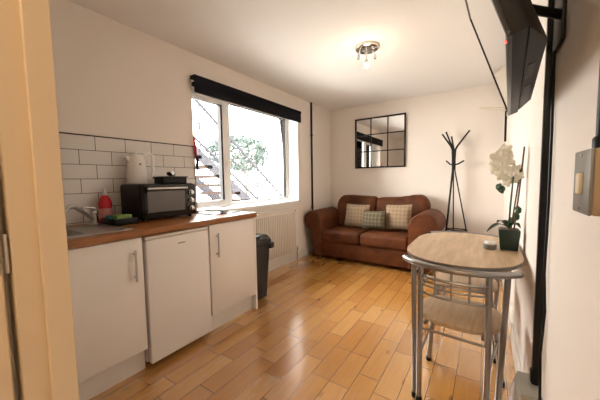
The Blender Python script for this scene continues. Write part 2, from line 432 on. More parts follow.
ra = thing('dish_tray', (-2.17, .93, WT1), 'low black tray on the worktop between soap bottle and mini oven', 'tray')
b_ = B(); X0,X1,Y0,Y1 = -2.235,-2.03,.835,.985
b_.box(X0,X1,Y0,Y1,WT1,WT1+.006,.002).box(X0,X0+.006,Y0,Y1,WT1,WT1+.045,.002).box(X1-.006,X1,Y0,Y1,WT1,WT1+.045,.002).box(X0,X1,Y0,Y0+.006,WT1,WT1+.045,.002).box(X0,X1,Y1-.006,Y1,WT1,WT1+.045,.002)
ob('tray_body', b_, 'black_plastic', ra)
sg = ob('sponge', B().box(-2.15,-2.08,.87,.97,WT1+.035,WT1+.064,.006,3), 'sponge_green', at=(-2.115,.92,WT1+.035)); tag(sg, 'green dish sponge lying in the black tray', 'sponge')
sg = ob('sponge', B().box(-2.20,-2.13,.845,.885,WT1+.007,WT1+.062,.006,3,), 'sponge_blue', at=(-2.16,.865,WT1+.007)); tag(sg, 'blue dish sponge lying in the black tray beside the green one', 'sponge')

# mini oven (slightly turned towards the door)
ovx0, ovx1, ovy0, ovy1 = -2.335, -2.02, 1.005, 1.455
ov = thing('mini_oven', ((ovx0+ovx1)/2, (ovy0+ovy1)/2, WT1), 'black tabletop mini oven with glass door and three knobs', 'oven')
R_ = Matrix.Translation(((ovx0+ovx1)/2,(ovy0+ovy1)/2,0)) @ Matrix.Rotation(math.radians(5),4,'Z') @ Matrix.Translation((-(ovx0+ovx1)/2,-(ovy0+ovy1)/2,0))
R_ = Matrix.Rotation(0,4,'Z')
oz0, oz1 = WT1+.015, WT1+.275
ob('oven_body', B().box(ovx0, ovx1-.01, ovy0, ovy1, oz0, oz1, .022, 4), 'black_plastic', ov)
ob('front_panel', B().box(ovx1-.015, ovx1, ovy0+.012, ovy1-.004, oz0+.004, oz1-.006, .008, 3), 'black_gloss', ov)
dd = ob('oven_door', B().box(ovx1, ovx1+.012, ovy0+.02, ovy1-.095, oz0+.028, oz1-.018, .004, 2), 'black_gloss', ov)
ob('door_glass', B().box(ovx1+.010, ovx1+.014, ovy0+.04, ovy1-.112, oz0+.05, oz1-.055, .002, 1), 'oven_window', dd)
ob('handle', B().tube([(ovx1+.035, ovy0+.035, oz1-.035),(ovx1+.035, ovy1-.105, oz1-.035)], .008, 10).box(ovx1+.010,ovx1+.035,ovy0+.045,ovy0+.06,oz1-.043,oz1-.03).box(ovx1+.010,ovx1+.035,ovy1-.13,ovy1-.115,oz1-.043,oz1-.03), 'steel', dd)
for z in (.055, .12, .185):
    k = ob('knob', B().lathe([(.021,0),(.021,.006),(.017,.008),(.015,.022),(.003,.024)], (ovx1, ovy1-.047, oz0+z), 18, 'x'), 'chrome', ov)
for x in (ovx0+.04, ovx1-.04):
    for y in (ovy0+.04, ovy1-.04): ob('foot', B().lathe([(.012,0),(.015,.02)], (x,y,WT1), 12), 'black_plastic', ov)
bx = thing('baking_tray', (-2.13, 1.285, oz1), 'shallow lidded black tin resting on top of the mini oven', 'tray')
b_ = B(); b_.box(-2.20,-2.06,1.205,1.40,oz1,oz1+.006,.002)
for a in ((-2.20,-2.194,1.205,1.40),(-2.066,-2.06,1.205,1.40),(-2.20,-2.06,1.205,1.211),(-2.20,-2.06,1.394,1.40)): b_.box(*a,oz1,oz1+.052,.002)
b_.box(-2.207,-2.053,1.198,1.407,oz1+.046,oz1+.056,.002)
ob('tin_body', b_, 'black_plastic', bx)
bx = ob('crumpled_foil', B().ball((-2.13,1.31,oz1+.078), .026, (1,1.4,.8), 2, .25), 'chrome', at=(-2.13,1.31,oz1+.057)); tag(bx, 'small crumpled shiny foil piece lying on top of the black tin', 'foil')
# kettle
kx, ky = -2.262, 1.105
kt = thing('kettle', (kx, ky, oz1), 'white jug kettle standing behind the black tin on the mini oven', 'kettle')
ob('kettle_base', B().lathe([(.068,0),(.072,.006),(.07,.02)], (kx,ky,oz1), 28), 'white_plastic', kt)
ob('kettle_body', B().lathe([(.066,.021),(.070,.05),(.066,.13),(.056,.20),(.052,.21)], (kx,ky,oz1), 28), 'white_plastic', kt)
ob('lid', B().lathe([(.052,.21),(.050,.222),(.030,.232),(.010,.236),(.008,.244),(.002,.246)], (kx,ky,oz1), 24), 'white_plastic', kt)
hk = ob('handle', B().tube([(kx+.03,ky+.045,oz1+.225),(kx+.045,ky+.085,oz1+.24),(kx+.055,ky+.10,oz1+.22),(kx+.05,ky+.098,oz1+.10),(kx+.04,ky+.085,oz1+.04),(kx+.03,ky+.055,oz1+.045)], [.010,.011,.012,.012,.010,.009], 12), 'white_plastic', kt)
ob('water_gauge', B().box(kx+.052,kx+.064,ky-.008,ky+.008,oz1+.06,oz1+.16,.003), 'grey_metal', kt)
ob('spout', B().prism([(ky-.088,oz1+.205),(ky-.045,oz1+.215),(ky-.045,oz1+.15)], kx-.018, kx+.018, 'x', .004), 'white_plastic', kt)
# hob
hb = thing('electric_hob', (-2.10,1.66,WT1), 'black glass hob set in the worktop beside the mini oven', 'hob')
ob('hob_glass', B().box(-2.30,-1.90,1.545,1.835,WT1,WT1+.008,.003), 'black_gloss', hb)
for x in (-2.19, -2.01):
    ob('cooking_ring', B().tube([(x+.075*math.cos(a),1.70+.075*math.sin(a),WT1+.008) for a in [i*PI/16 for i in range(32)]], .0016, 6, True), 'grey_metal', hb)
# hanging oven glove
gv = thing('hanging_cord', (XL+.02,1.715,1.53), 'red and black cloth strap hanging at the window edge above the oven', 'strap')
ob('red_strap', B().tube([(XL+.022,1.690,1.62),(XL+.03,1.693,1.56),(XL+.026,1.698,1.47),(XL+.03,1.700,1.42)], [.006,.011,.013,.009], 8), 'cloth_red', gv)
ob('black_strap', B().tube([(XL+.028,1.700,1.46),(XL+.034,1.712,1.40),(XL+.03,1.707,1.34),(XL+.034,1.715,1.29)], [.010,.016,.014,.006], 8), 'black_plastic', gv)

# ------------------------------------------------------------------ radiator, bin, pipe
rd = thing('radiator', (-2.30, 2.65, .13), 'white panel radiator on the wall under the window', 'radiator')
b_ = B(); b_.box(-2.325,-2.278,2.02,3.27,.15,.775,.006)
k = 0; y = 2.045
while y < 3.25:
    b_.box(-2.282,-2.262,y,y+.020,.185,.745,.007,2); y += .0365
ob('radiator_panel', b_, 'radiator_white', rd)
ob('top_grille', B().box(-2.345,-2.262,2.015,3.275,.775,.79,.004).box(-2.345,-2.262,3.265,3.277,.15,.78,.002), 'radiator_white', rd)
ob('valve', B().tube([(-2.30,3.275,.19),(-2.30,3.33,.19),(-2.30,3.335,.10),(-2.30,3.335,.0)], .008, 10).lathe([(.015,0),(.017,.03),(.013,.055)], (-2.30,3.335,.17), 14), 'chrome', rd)
for y in (2.3, 3.0): ob('bracket', B().box(XL+.001,-2.32,y,y+.03,.25,.7), 'radiator_white', rd)

bn = thing('kitchen_bin', (-2.03, 2.08, 0), 'tall black plastic bin with flap lid at the end of the units', 'bin')
def frust(b, x0,x1,y0,y1,z0, X0,X1,Y0,Y1,z1, bev=.012):
    vs = [b.m.verts.new(p) for p in ((x0,y0,z0),(x1,y0,z0),(x1,y1,z0),(x0,y1,z0),(X0,Y0,z1),(X1,Y0,z1),(X1,Y1,z1),(X0,Y1,z1))]
    for q in ((0,3,2,1),(4,5,6,7),(0,1,5,4),(1,2,6,5),(2,3,7,6),(3,0,4,7)): b.m.faces.new([vs[i] for i in q])
    if bev: bmesh.ops.bevel(b.m, geom=list({e for v in vs for e in v.link_edges}), offset=bev, segments=3, profile=.5, affect='EDGES')
    return b
ob('bin_body', frust(B(), -2.14,-1.86,1.93,2.14,0, -2.19,-1.845,1.91,2.19,.55, .015), 'bin_plastic', bn)
ob('rim', B().box(-2.20,-1.835,1.90,2.205,.53,.60,.015,3), 'bin_plastic', bn)
ld = ob('lid', frust(B(), -2.195,-1.838,1.903,2.20,.60, -2.17,-1.87,1.93,2.17,.645, .012), 'bin_lid', bn)
ob('latch', B().box(-1.86,-1.822,2.17,2.225,.50,.56,.006), 'bin_plastic', bn)

pp = ob('wall_pipe', B().tube([(XL+.018,3.87,H),(XL+.018,3.87,.0)], .015, 12), 'black_metal', at=(XL+.018,3.87,0)); tag(pp, 'thin black vertical pipe on the left wall beside the sofa', 'pipe')
for z in (1.9, .75): ob('pipe_clip', B().box(XL,XL+.036,3.85,3.89,z,z+.02,.003), 'black_metal', pp)

# roller blind
bl = thing('roller_blind', (XL+.05, 2.60, 2.05), 'black roller blind with cassette rolled up above the window', 'blind')
ob('cassette', B().box(XL+.001,XL+.072,1.690,3.500,2.165,2.200,.004,2), 'blind_fabric', bl)
ob('fascia', B().box(XL+.050,XL+.068,1.695,3.495,2.045,2.17,.003,2), 'blind_fabric', bl)
ob('blind_roll', B().tube([(XL+.028,1.70,2.12),(XL+.028,3.49,2.12)], .022, 20), 'blind_fabric', bl)
ob('bottom_bar', B().tube([(XL+.060,1.70,2.042),(XL+.060,3.49,2.042)], .008, 12), 'black_metal', bl)
ob('pull_chain', B().tube([(XL+.03,3.54,2.15),(XL+.03,3.542,1.35),(XL+.03,3.555,1.335),(XL+.03,3.567,1.35),(XL+.03,3.563,2.15)], .0022, 6).box(XL+.001,XL+.055,3.50,3.57,2.13,2.17,.004), 'white_plastic', bl, label='thin white pull chain')

# ------------------------------------------------------------------ sofa
sx0, sx1, sy0, sy1 = -2.05, -.805, 3.62, 4.50
so = thing('sofa', ((sx0+sx1)/2, 4.1, 0), 'brown suede two-seat sofa with rolled arms against the back wall', 'sofa')
ob('sofa_base', B().box(sx0-.04,sx1+.04,sy0+.01,sy1-.02,.05,.275,.018,3), 'brown_suede', so)
def arm(inner, outer, bx_, r, top, sgn):
    """scroll arm profile in x-z, sgn=+1 for right arm"""
    cx = outer-sgn*r; cz = top-r
    pts = [(inner,.05),(inner,cz*1.0-.02)]
    a0 = PI-.35 ; 
    for i in range(19):
        a = (PI-.15) - i*(PI+.95)/18
        pts.append((cx+sgn*r*math.cos(a), cz+r*math.sin(a)))
    pts.append((bx_, cz-r*.95)); pts.append((bx_, .05))
    if sgn < 0: pts = pts[::-1]
    return pts
def arm_obj(inner, outer, bx_, r, top, sgn):
    b = B(); P = arm(inner, outer, bx_, r, top, sgn)
    b.prism(P, sy0-.012, 4.30, 'y', .022, 3)
    a = ob('armrest', b, 'brown_suede', so)
    # piping on the front scroll
    cx = outer-sgn*r; cz = top-r
    q = [(cx+sgn*(r-.018)*math.cos(t), sy0-.013, cz+(r-.018)*math.sin(t)) for t in [(-.8)+i*(PI+.6)/20 for i in range(21)]]
    ob('piping', B().tube(q, .006, 8), 'brown_suede', a)
arm_obj(sx0, -2.350, -2.19, .145, .73, -1)
arm_obj(sx1, -.45, -.55, .175, .765, 1)
xm = -1.45
for (a, b2) in ((sx0+.005, xm-.004), (xm+.004, sx1-.005)):
    b_ = B(); b_.box(a,b2,sy0-.02,4.27,.275,.445,.045,5)
    for v in b_.m.verts:
        u = (v.co.x-a)/(b2-a)*2-1; w_ = (v.co.y-sy0)/(.55)*2-1
        if v.co.z > .38: v.co.z += .02*(1-u*u)*(1-min(1,w_*w_))
    ob('seat_cushion', b_, 'brown_suede', so)
def backc(x0, x1, zs, ya, rl, rr_):
    b = B(); n = 40; zb = .42; top = []
    for i in range(n+1):
        t_ = .5-.5*math.cos(PI*i/n); x = x0+(x1-x0)*t_
        k = t_*(len(zs)-1); j = min(int(k), len(zs)-2); f_ = k-j; f_ = f_*f_*(3-2*f_)
        z = zs[j]*(1-f_)+zs[j+1]*f_
        for d_, rad in ((x-x0, rl), (x1-x, rr_)):
            if d_ < rad: z -= rad*1.15*(1-math.sqrt(max(0, 1-((rad-d_)/rad)**2)))
        top.append((x, z))
    out = [(x0, zb)]+top+[(x1, zb)]
    cx = (x0+x1)/2; w_ = (x1-x0)/2; y1 = sy1-.03; r_ = .07; rings = []
    secs = [(ya+r_*(1-math.cos(a)), r_*(1-math.sin(a))) for a in [i*PI/2/5 for i in range(6)]]
    secs += [(y1-.04, 0), (y1-.01, .015), (y1, .04)]
    for (y, ins) in secs:
        ring = []
        for (x, z) in out:
            X = cx+(x-cx)*(1-ins/w_); Z = zb+(z-zb)*(1-ins/.48)
            lean = (Z-zb)*.14*(1 if y < 4.4 else .1)
            ring.append(b.m.verts.new((X, y+lean, Z)))
        rings.append(ring)
    N = len(out)
    for A, C in zip(rings, rings[1:]):
        for k in range(N): b.m.faces.new((A[k], A[(k+1) % N], C[(k+1) % N], C[k]))
    b.m.faces.new(rings[0]); b.m.faces.new(rings[-1][::-1])
    return ob('back_cushion', b, 'brown_suede', so)
backc(-2.11, xm+.012, [.915,.93,.93,.925,.92,.915,.91], 4.20, .13, .05)
backc(xm+.010, -.67, [.895,.905,.91,.915,.93,.95,.955,.95], 4.20, .05, .15)
ob('sofa_back', B().box(-2.12,-.66,4.42,sy1,.05,.70,.03,3), 'brown_suede', so)
for x in (-2.14,-.66):
    for y in (3.80,4.42): ob('foot', B().lathe([(.022,0),(.028,.05)], (x,y,0), 14), 'caster_brown', so)
# scatter cushions
def cushion(cx, cy, cz, w_, h_, rz, lean, mt, lab, roll=0):
    R = Matrix.Rotation(rz,3,'Z') @ Matrix.Rotation(-lean,3,'X') @ Matrix.Rotation(roll,3,'Y')
    b = B(); b.pillow((0,0,0), (1,0,0), (0,0,1), w_, h_, .13, 14, 3)
    for v in b.m.verts: v.co = R @ v.co+Vector((0,0,0))
    o = ob('scatter_cushion', b, mt, local=True); o.location = (cx,cy,cz)
    tag(o, lab, 'cushion', 'plaid scatter cushions on the sofa'); return o
cushion(-1.655, 4.04, .635, .39, .36, .0, .22, 'plaid_beige', 'beige plaid square cushion nearest the window on the brown sofa', .03)
cushion(-1.03, 4.04, .650, .37, .36, -.05, .22, 'plaid_beige', 'beige plaid square cushion nearest the coat stand on the brown sofa', -.05)
cushion(-1.345, 3.93, .605, .34, .26, .0, .28, 'plaid_green', 'smaller darker plaid cushion in the middle of the three on the sofa', -.03)

# ------------------------------------------------------------------ mirror
mx0, mx1, mz0, mz1 = -1.885, -1.058, 1.375, 2.20
mr = thing('wall_mirror', ((mx0+mx1)/2, YB, mz0), 'square black-framed nine-pane mirror on the back wall above the sofa', 'mirror')
ob('mirror_glass', B().box(mx0+.01,mx1-.01,YB-.012,YB-.002,mz0+.01,mz1-.01), 'mirror', mr, False)
b_ = B(); fw = .022
b_.box(mx0,mx0+fw,YB-.03,YB-.001,mz0,mz1,.002).box(mx1-fw,mx1,YB-.03,YB-.001,mz0,mz1,.002).box(mx0,mx1,YB-.03,YB-.001,mz0,mz0+fw,.002).box(mx0,mx1,YB-.03,YB-.001,mz1-fw,mz1,.002)
ob('mirror_frame', b_, 'black_metal', mr)
for k in (1,2):
    x = mx0+(mx1-mx0)*k/3; z = mz0+(mz1-mz0)*k/3
    ob('glazing_bar', B().box(x-.007,x+.007,YB-.024,YB-.011,mz0+.01,mz1-.01,.001,1), 'black_metal', mr)
    ob('glazing_bar', B().box(mx0+.01,mx1-.01,YB-.024,YB-.011,z-.007,z+.007,.001,1), 'black_metal', mr)

# ------------------------------------------------------------------ coat stand
cy_ = 4.40
def CS(x, y, z): return Vector((x*1.04, cy_+(y-4.22), 1.195+(z-1.195)*1.04 if z > .1 else z))
cs = thing('coat_stand', (-.34, cy_, 0), 'black metal coat stand with branching hooks in the corner beside the sofa', 'coat stand')
hub = CS(-.372,4.22,1.31)
for (tx, ty, tz) in ((-.47,4.25,1.80),(-.505,4.17,1.765),(-.205,4.22,1.79),(-.41,4.30,1.74)):
    dx = (tx+.375); dy = ty-4.22
    ob('hook_arm', B().tube([CS(-.375+dx*.04,4.22+dy*.05,1.31),CS(-.375+dx*.10,4.22+dy*.08,1.56),CS(-.375+dx*.25,4.22+dy*.25,1.61),CS(tx,ty,tz)], [.014,.014,.012,.010], 10).ball(CS(tx,ty,tz), .012), 'black_metal', cs)
for (tx, ty, tz) in ((-.455,4.20,1.415),(-.26,4.21,1.41)):
    ob('lower_hook', B().tube([CS(-.375,4.22,1.36),CS((tx-.375)/2,(ty+4.22)/2,1.375),CS(tx,ty,tz)], .010, 10).ball(CS(tx,ty,tz), .011), 'black_metal', cs)
for (fx2, fy2, rr_) in ((-.47,4.15,.015),(-.125,4.20,.010),(-.36,4.31,.010)):
    ob('leg', B().tube([CS(-.375+(fx2+.375)*.05,4.22+(fy2-4.22)*.05,1.56),CS(-.375+(fx2+.375)*.08,4.22+(fy2-4.22)*.08,1.28),CS(fx2,fy2,.012)], [.011,rr_*.85,rr_*.85], 10), 'black_metal', cs)
ob('ring', B().tube([CS(-.322+.125*math.cos(a),4.22+.08*math.sin(a),.50) for a in [i*PI/20 for i in range(40)]], .008, 8, True), 'black_metal', cs)
# clothes rail arm on right wall
wa = thing('wall_towel_arm', (XR, 4.25, 1.98), 'thin white double-bar swing arm on the back corner wall beside the television', 'towel arm')
ob('wall_plate', B().box(XR-.012,XR-.001,4.22,4.28,1.93,2.04,.003), 'white_plastic', wa)
ob('bar', B().tube([(XR-.01,4.25,2.03),(-.10,4.2,2.06)], .006, 8), 'cream_plastic', wa)
ob('bar', B().tube([(XR-.01,4.25,1.995),(-.10,4.2,2.05)], .006, 8), 'cream_plastic', wa)
cc = ob('wall_conduit', B().box(XR-.024,XR-.001,4.40,4.43,1.64,H,.003), 'black_metal', at=(XR,4.41,1.64)); tag(cc, 'short black cable trunk in the far corner below the television', 'trunking')

# ------------------------------------------------------------------ ceiling spotlight
lx, ly = -.955, 2.585
cl = thing('ceiling_spotlight', (lx, ly, H), 'round chrome ceiling light with three spots, one bulb lit', 'ceiling light')
ob('ceiling_plate', B().lathe([(.106,0),(.108,-.006),(.106,-.026),(.095,-.032),(.03,-.034),(.01,-.034)], (lx,ly,H), 36), 'chrome', cl)
rt = Vector((.83,.557,0)); fw_ = Vector((-.557,.83,0))
for (a_, b2_, drop, on) in ((-.015,-.03,.10,1),(-.082,0.0,.045,0),(.075,.01,.04,0)):
    q0 = Vector((lx,ly,H-.03))+rt*a_*.75+fw_*b2_*.7; q = Vector((lx,ly,H-.03-drop))+rt*a_+fw_*b2_
    sp_ = ob('spot_arm', B().tube([q0, q0*.5+q*.5+Vector((0,0,-.01)), q], .0065, 10), 'chrome', cl)
    ob('lamp_holder', B().tube([q, q+Vector((0,0,-.008)), q+Vector((0,0,-.034))], [.010,.015,.013], 14), 'chrome', sp_)
    if on:
        ob('lamp_bulb', B().ball(q+Vector((0,0,-.050)), .021, (1,1,1.15), 3), 'bulb', sp_); bulb_pos = q+Vector((0,0,-.05))
    else:
        ob('lamp_bulb', B().lathe([(.011,0),(.013,-.007),(.003,-.009)], q+Vector((0,0,-.032)), 14), 'tube_silver', sp_)

# ------------------------------------------------------------------ television
TF = Vector((.072,1.486,1.452)); TN = Vector((.028,.656,1.452))
upv = Vector((-.133,-.02,.385)); FT_ = TF+upv
ax = (TN-TF); wdt = ax.length; ax.normalize(); uh = upv.length; uu = (upv-ax*upv.dot(ax)).normalized()
nb = uu.cross(ax).normalized()
if nb.x < 0: nb = -nb      # towards the wall
def TVm(u, v, d): return TF+ax*u+uu*v+nb*d
def tvbox(b, u0,u1,v0,v1,d0,d1,bev=.003, tu=0, tv=0):
    vs = [b.m.verts.new(TVm(u,v,d)) for (u,v,d) in ((u0,v0,d0),(u1,v0,d0),(u1,v1,d0),(u0,v1,d0),(u0+tu,v0+tv,d1),(u1-tu,v0+tv,d1),(u1-tu,v1-tv,d1),(u0+tu,v1-tv,d1))]
    for q in ((0,3,2,1),(4,5,6,7),(0,1,5,4),(1,2,6,5),(2,3,7,6),(3,0,4,7)): b.m.faces.new([vs[i] for i in q])
    if bev: bmesh.ops.bevel(b.m, geom=list({e for v in vs for e in v.link_edges}), offset=bev, segments=2, profile=.5, affect='EDGES')
    return b
cen = TVm(wdt/2,0,.03)
tv = thing('television', cen, 'large black flat television tilted on a bracket at top of right wall', 'television')
TH = .47
ob('tv_body', tvbox(B(), 0,wdt,0,TH,.002,.03,.004), 'tv_base', tv)
ob('rear_housing', tvbox(B(), .03,wdt-.004,.0,TH-.01,.03,.066,.004,.12,.0), 'tv_base', tv)
b_ = B(); bw = .012
tvbox(b_,0,wdt,0,bw,-.004,.004,.001); tvbox(b_,0,wdt,TH-bw,TH,-.004,.004,.001); tvbox(b_,0,bw,0,TH,-.004,.004,.001); tvbox(b_,wdt-bw,wdt,0,TH,-.004,.004,.001)
ob('bezel', b_, 'tv_black', tv)
ob('tv_screen', tvbox(B(), bw,wdt-bw,bw,TH-bw,-.001,.003,0), 'screen', tv)
ob('standby_light', B().ball(TVm(wdt-.03,.004,-.004), .0035), 'led_red', tv)
for k in range(2): ob('vent', tvbox(B(), .28+k*.2,.40+k*.2,-.0012,.0,.036,.052,0), 'black_metal', tv)
bk = thing('television_bracket', (XR, 1.2, 1.72), 'black metal wall bracket holding the television to the right wall', 'bracket')
ob('wall_plate', B().box(XR-.012,XR,1.20,1.335,1.62,1.96,.003), 'black_metal', bk)
p0 = TVm(wdt/2,.24,.068)
ob('bracket_arm', B().tube([(XR-.012,1.22,1.70),(XR-.02,1.21,1.70), p0+Vector((.006,0,0)), p0], .014, 10), 'black_metal', bk)

# conduit, cable and socket on right wall
tk = ob('cable_trunking', B().box(XR-.025,XR,1.355,1.376,.385,1.93,.003), 'black_metal', at=(XR-.014,1.368,.385)); tag(tk, 'thick black vertical trunking on the right wall below the television', 'trunking')
ob('trunking_coupler', B().box(XR-.029,XR,1.350,1.382,.395,.44,.003), 'black_metal', tk)
cb = ob('television_cable', B().tube([(XR-.010,1.31,1.62),(XR-.008,1.30,1.35),(XR-.008,1.295,1.1),(XR-.010,1.30,.85),(XR-.008,1.27,.72),(XR-.012,1.29,.55),(XR-.010,1.262,.35),(XR-.012,1.25,.1),(XR-.014,1.255,.006)], .0045, 8), 'black_plastic', at=(XR-.012,1.28,.006)); tag(cb, 'thin black cable hanging beside the thick black trunking', 'cable')
sk2 = thing('wall_socket', (XR, 1.345, .20), 'grey metal socket box at the foot of the black trunking', 'socket')
ob('socket_box', B().box(XR-.066,XR,1.275,1.430,.20,.385,.006,2), 'socket_grey', sk2)
ob('socket_face', B().box(XR-.070,XR-.064,1.285,1.420,.21,.375,.002), 'socket_grey', sk2)
pl = ob('plug', B().box(XR-.108,XR-.070,1.31,1.36,.215,.275,.008,3), 'black_plastic', at=(XR-.08,1.335,.215)); tag(pl, 'black plug pushed into the grey socket box near the floor', 'plug')
bg = B(); bg.ball((XR-.052,1.52,.155), .1, (.30,.55,1.52), 3, .07)
bg = ob('plastic_bag', bg, 'bag_film', at=(XR-.052,1.52,.003)); tag(bg, 'pale crinkled plastic bag standing by the wall behind the chair legs', 'bag')

# cooker switch near camera
sw = thing('wall_switch', (XR, .71, 1.182), 'grey metal surface-mounted switch box with cream rocker on the right wall', 'switch')
ob('switch_box', B().box(.146,XR,.652,.752,1.127,1.240,.004,2), 'switch_side', sw)
fp = ob('switch_plate', B().box(.141,.147,.652,.752,1.127,1.240,.0025,2), 'grey_metal', sw)
ob('rocker', B().box(.135,.142,.688,.710,1.162,1.200,.003,2), 'cream_plastic', sw)
for z in (1.135,1.232): ob('screw', B().lathe([(.003,0),(.003,-.0015)], (.141,.702,z), 10, 'x'), 'chrome', fp)
cd = ob('switch_conduit', B().tube([(.166,.700,1.236),(.166,.700,H)], .010, 14), 'black_metal', at=(.166,.70,1.24)); tag(cd, 'black conduit dropping to the grey switch box on the right wall', 'conduit')
ob('gland', B().lathe([(.014,0),(.014,.018),(.011,.022)], (.166,.700,1.241), 14), 'black_metal', cd)

# ------------------------------------------------------------------ dining table
tcx, tcy = -.118, 2.02
tb = thing('dining_table', (tcx, tcy, 0), 'beech-topped oval dining table with silver tube frame against the right wall', 'table')
def table_outline(a, L_, flat, n, inset=0):
    pts = []
    for k in range(64):
        th = 2*PI*k/64; c, s2 = math.cos(th), math.sin(th)
        e = 2/2.15
        x = (a-inset)*abs(c)**e*(1 if c > 0 else -1); y = (L_-flat-inset)*abs(s2)**e*(1 if s2 > 0 else -1)
        y += flat*(1 if s2 > 0 else -1) if abs(s2) > 1e-6 else 0
        pts.append((tcx+x, tcy+y))
    return pts
ob('tabletop', B().prism(table_outline(.292,.475,.13,64), .742, .764, 'z', .004, 2), 'beech_laminate', tb)
ob('table_edging', B().prism(table_outline(.2935,.4765,.13,64), .745, .761, 'z'), 'tube_silver', tb, label='silver edge strip')
fp_ = [(tcx-.215,tcy-.37),(tcx+.215,tcy-.37),(tcx+.215,tcy+.37),(tcx-.215,tcy+.37)]
ob('frame', B().tube([(x,y,.722) for x,y in fp_], .0125, 12, True).tube([(tcx-.215,tcy,.722),(tcx+.215,tcy,.722)], .010, 10), 'tube_silver', tb)
for (x, y) in fp_:
    lg = ob('leg', B().tube([(x,y,.742),(x,y,.70),(x-(x-tcx)*.15,y+(y-tcy)*.27,.0)], .0135, 12), 'tube_silver', tb)
    ob('rubber_foot', B().lathe([(.017,.0),(.0175,.012),(.0155,.025)], (x-(x-tcx)*.15,y+(y-tcy)*.27,0), 12), 'black_plastic', lg)
# stretchers between the pairs of legs on both long sides, thin rods below the top
for sx in (-1,1):
    ob('side_rail', B().tube([(tcx+sx*.215,tcy-.37,.66),(tcx+sx*.215,tcy+.37,.66)], .006, 8), 'tube_silver', tb)

# ------------------------------------------------------------------ chairs
def chair(loc, rz, lab):
    c = thing('dining_chair', (0,0,0), lab, 'chair', 'tucked in silver and beech dining chairs')
    # local frame: backrest at -y
    xl, xr = -.150, .150; yb = -.20; sf = .19
    seat = []
    for k in range(40):
        th = 2*PI*k/40; cc_, ss = math.cos(th), math.sin(th); e = 2/2.8
        seat.append((.198*abs(cc_)**e*(1 if cc_ > 0 else -1), .005+.195*abs(ss)**e*(1 if ss > 0 else -1)))
    ob('seat', B().prism(seat, .438, .458, 'z', .005, 2), 'beech_laminate', c, local=True)
    ob('seat_rail', B().tube([(xl+.02,yb+.02,.427),(xl+.03,sf-.05,.427),(xr-.03,sf-.05,.427),(xr-.02,yb+.02,.427)], .0095, 10), 'tube_silver', c, local=True)
    def arc(z, half, sag, end, n=16):
        return [(half*math.sin(t)/math.sin(1.05), end-sag*(math.cos(t)-math.cos(1.05))/(1-math.cos(1.05)), z) for t in [-1.05+2.1*i/n for i in range(n+1)]]
    ob('top_rail', B().tube(arc(.750,.255,.115,yb+.075), .0155, 12), 'tube_silver', c, local=True)
    for sx in (-1,1):
        ob('end_cap', B().ball((sx*.255, yb+.075, .750), .0158, (1,1,1), 2), 'black_plastic', c, local=True)
    for z, r in ((.692,.0085),(.668,.005),(.646,.005),(.604,.0065)):
        ob('back_rail', B().tube(arc(z,.147,.04,yb-.002), r, 8), 'tube_silver', c, local=True)
    for x in (-.075,.0,.075):
        y = yb-.002-.04*(math.cos(x/.147*1.05*.87)-.4976)/.5024
        ob('spindle', B().tube([(x,y,.604),(x,y,.740)], .005, 8), 'tube_silver', c, local=True)
    for x in (xl, xr):
        lg = ob('leg', B().tube([(x*.98,yb-.005,.748),(x,yb+.0,.45),(x*1.0,yb-.01,.006)], .0138, 12), 'tube_silver', c, local=True)
        ob('rubber_foot', B().lathe([(.0175,0),(.018,.015),(.016,.03)], (x,yb-.01,0), 12), 'black_plastic', lg, local=True)
        fl = ob('leg', B().tube([(x*1.0,sf-.085,.436),(x*1.15,sf-.03,.25),(x*1.3,sf-.002,.006)], .0155, 12), 'tube_silver', c, local=True)
        ob('rubber_foot', B().lathe([(.017,0),(.0175,.015),(.0155,.03)], (x*1.3,sf-.003,0), 12), 'black_plastic', fl, local=True)
        ob('stretcher', B().tube([(x,yb-.006,.26),(x*1.14,sf-.03,.27)], .006, 8), 'tube_silver', c, local=True)
        ob('brace', B().tube([(x,yb,.62),(x*.75,yb+.02,.69)], .005, 8), 'tube_silver', c, local=True)
    ob('rear_stretcher', B().tube([(xl,yb-.003,.405),(xr,yb-.003,.405)], .0065, 8), 'tube_silver', c, local=True)
    c.location = loc; c.rotation_euler = (0,0,rz)
    return c
ch = chair((-.110, 1.725, 0), -.08, 'dining chair tucked under the near end of the table, backrest towards the doorway')
c2 = copy_tree(ch); c2.location = (-.118, 2.31, 0); c2.rotation_euler = (0,0,PI)
c2['label'] = 'dining chair tucked under the far end of the table, backrest towards the sofa'

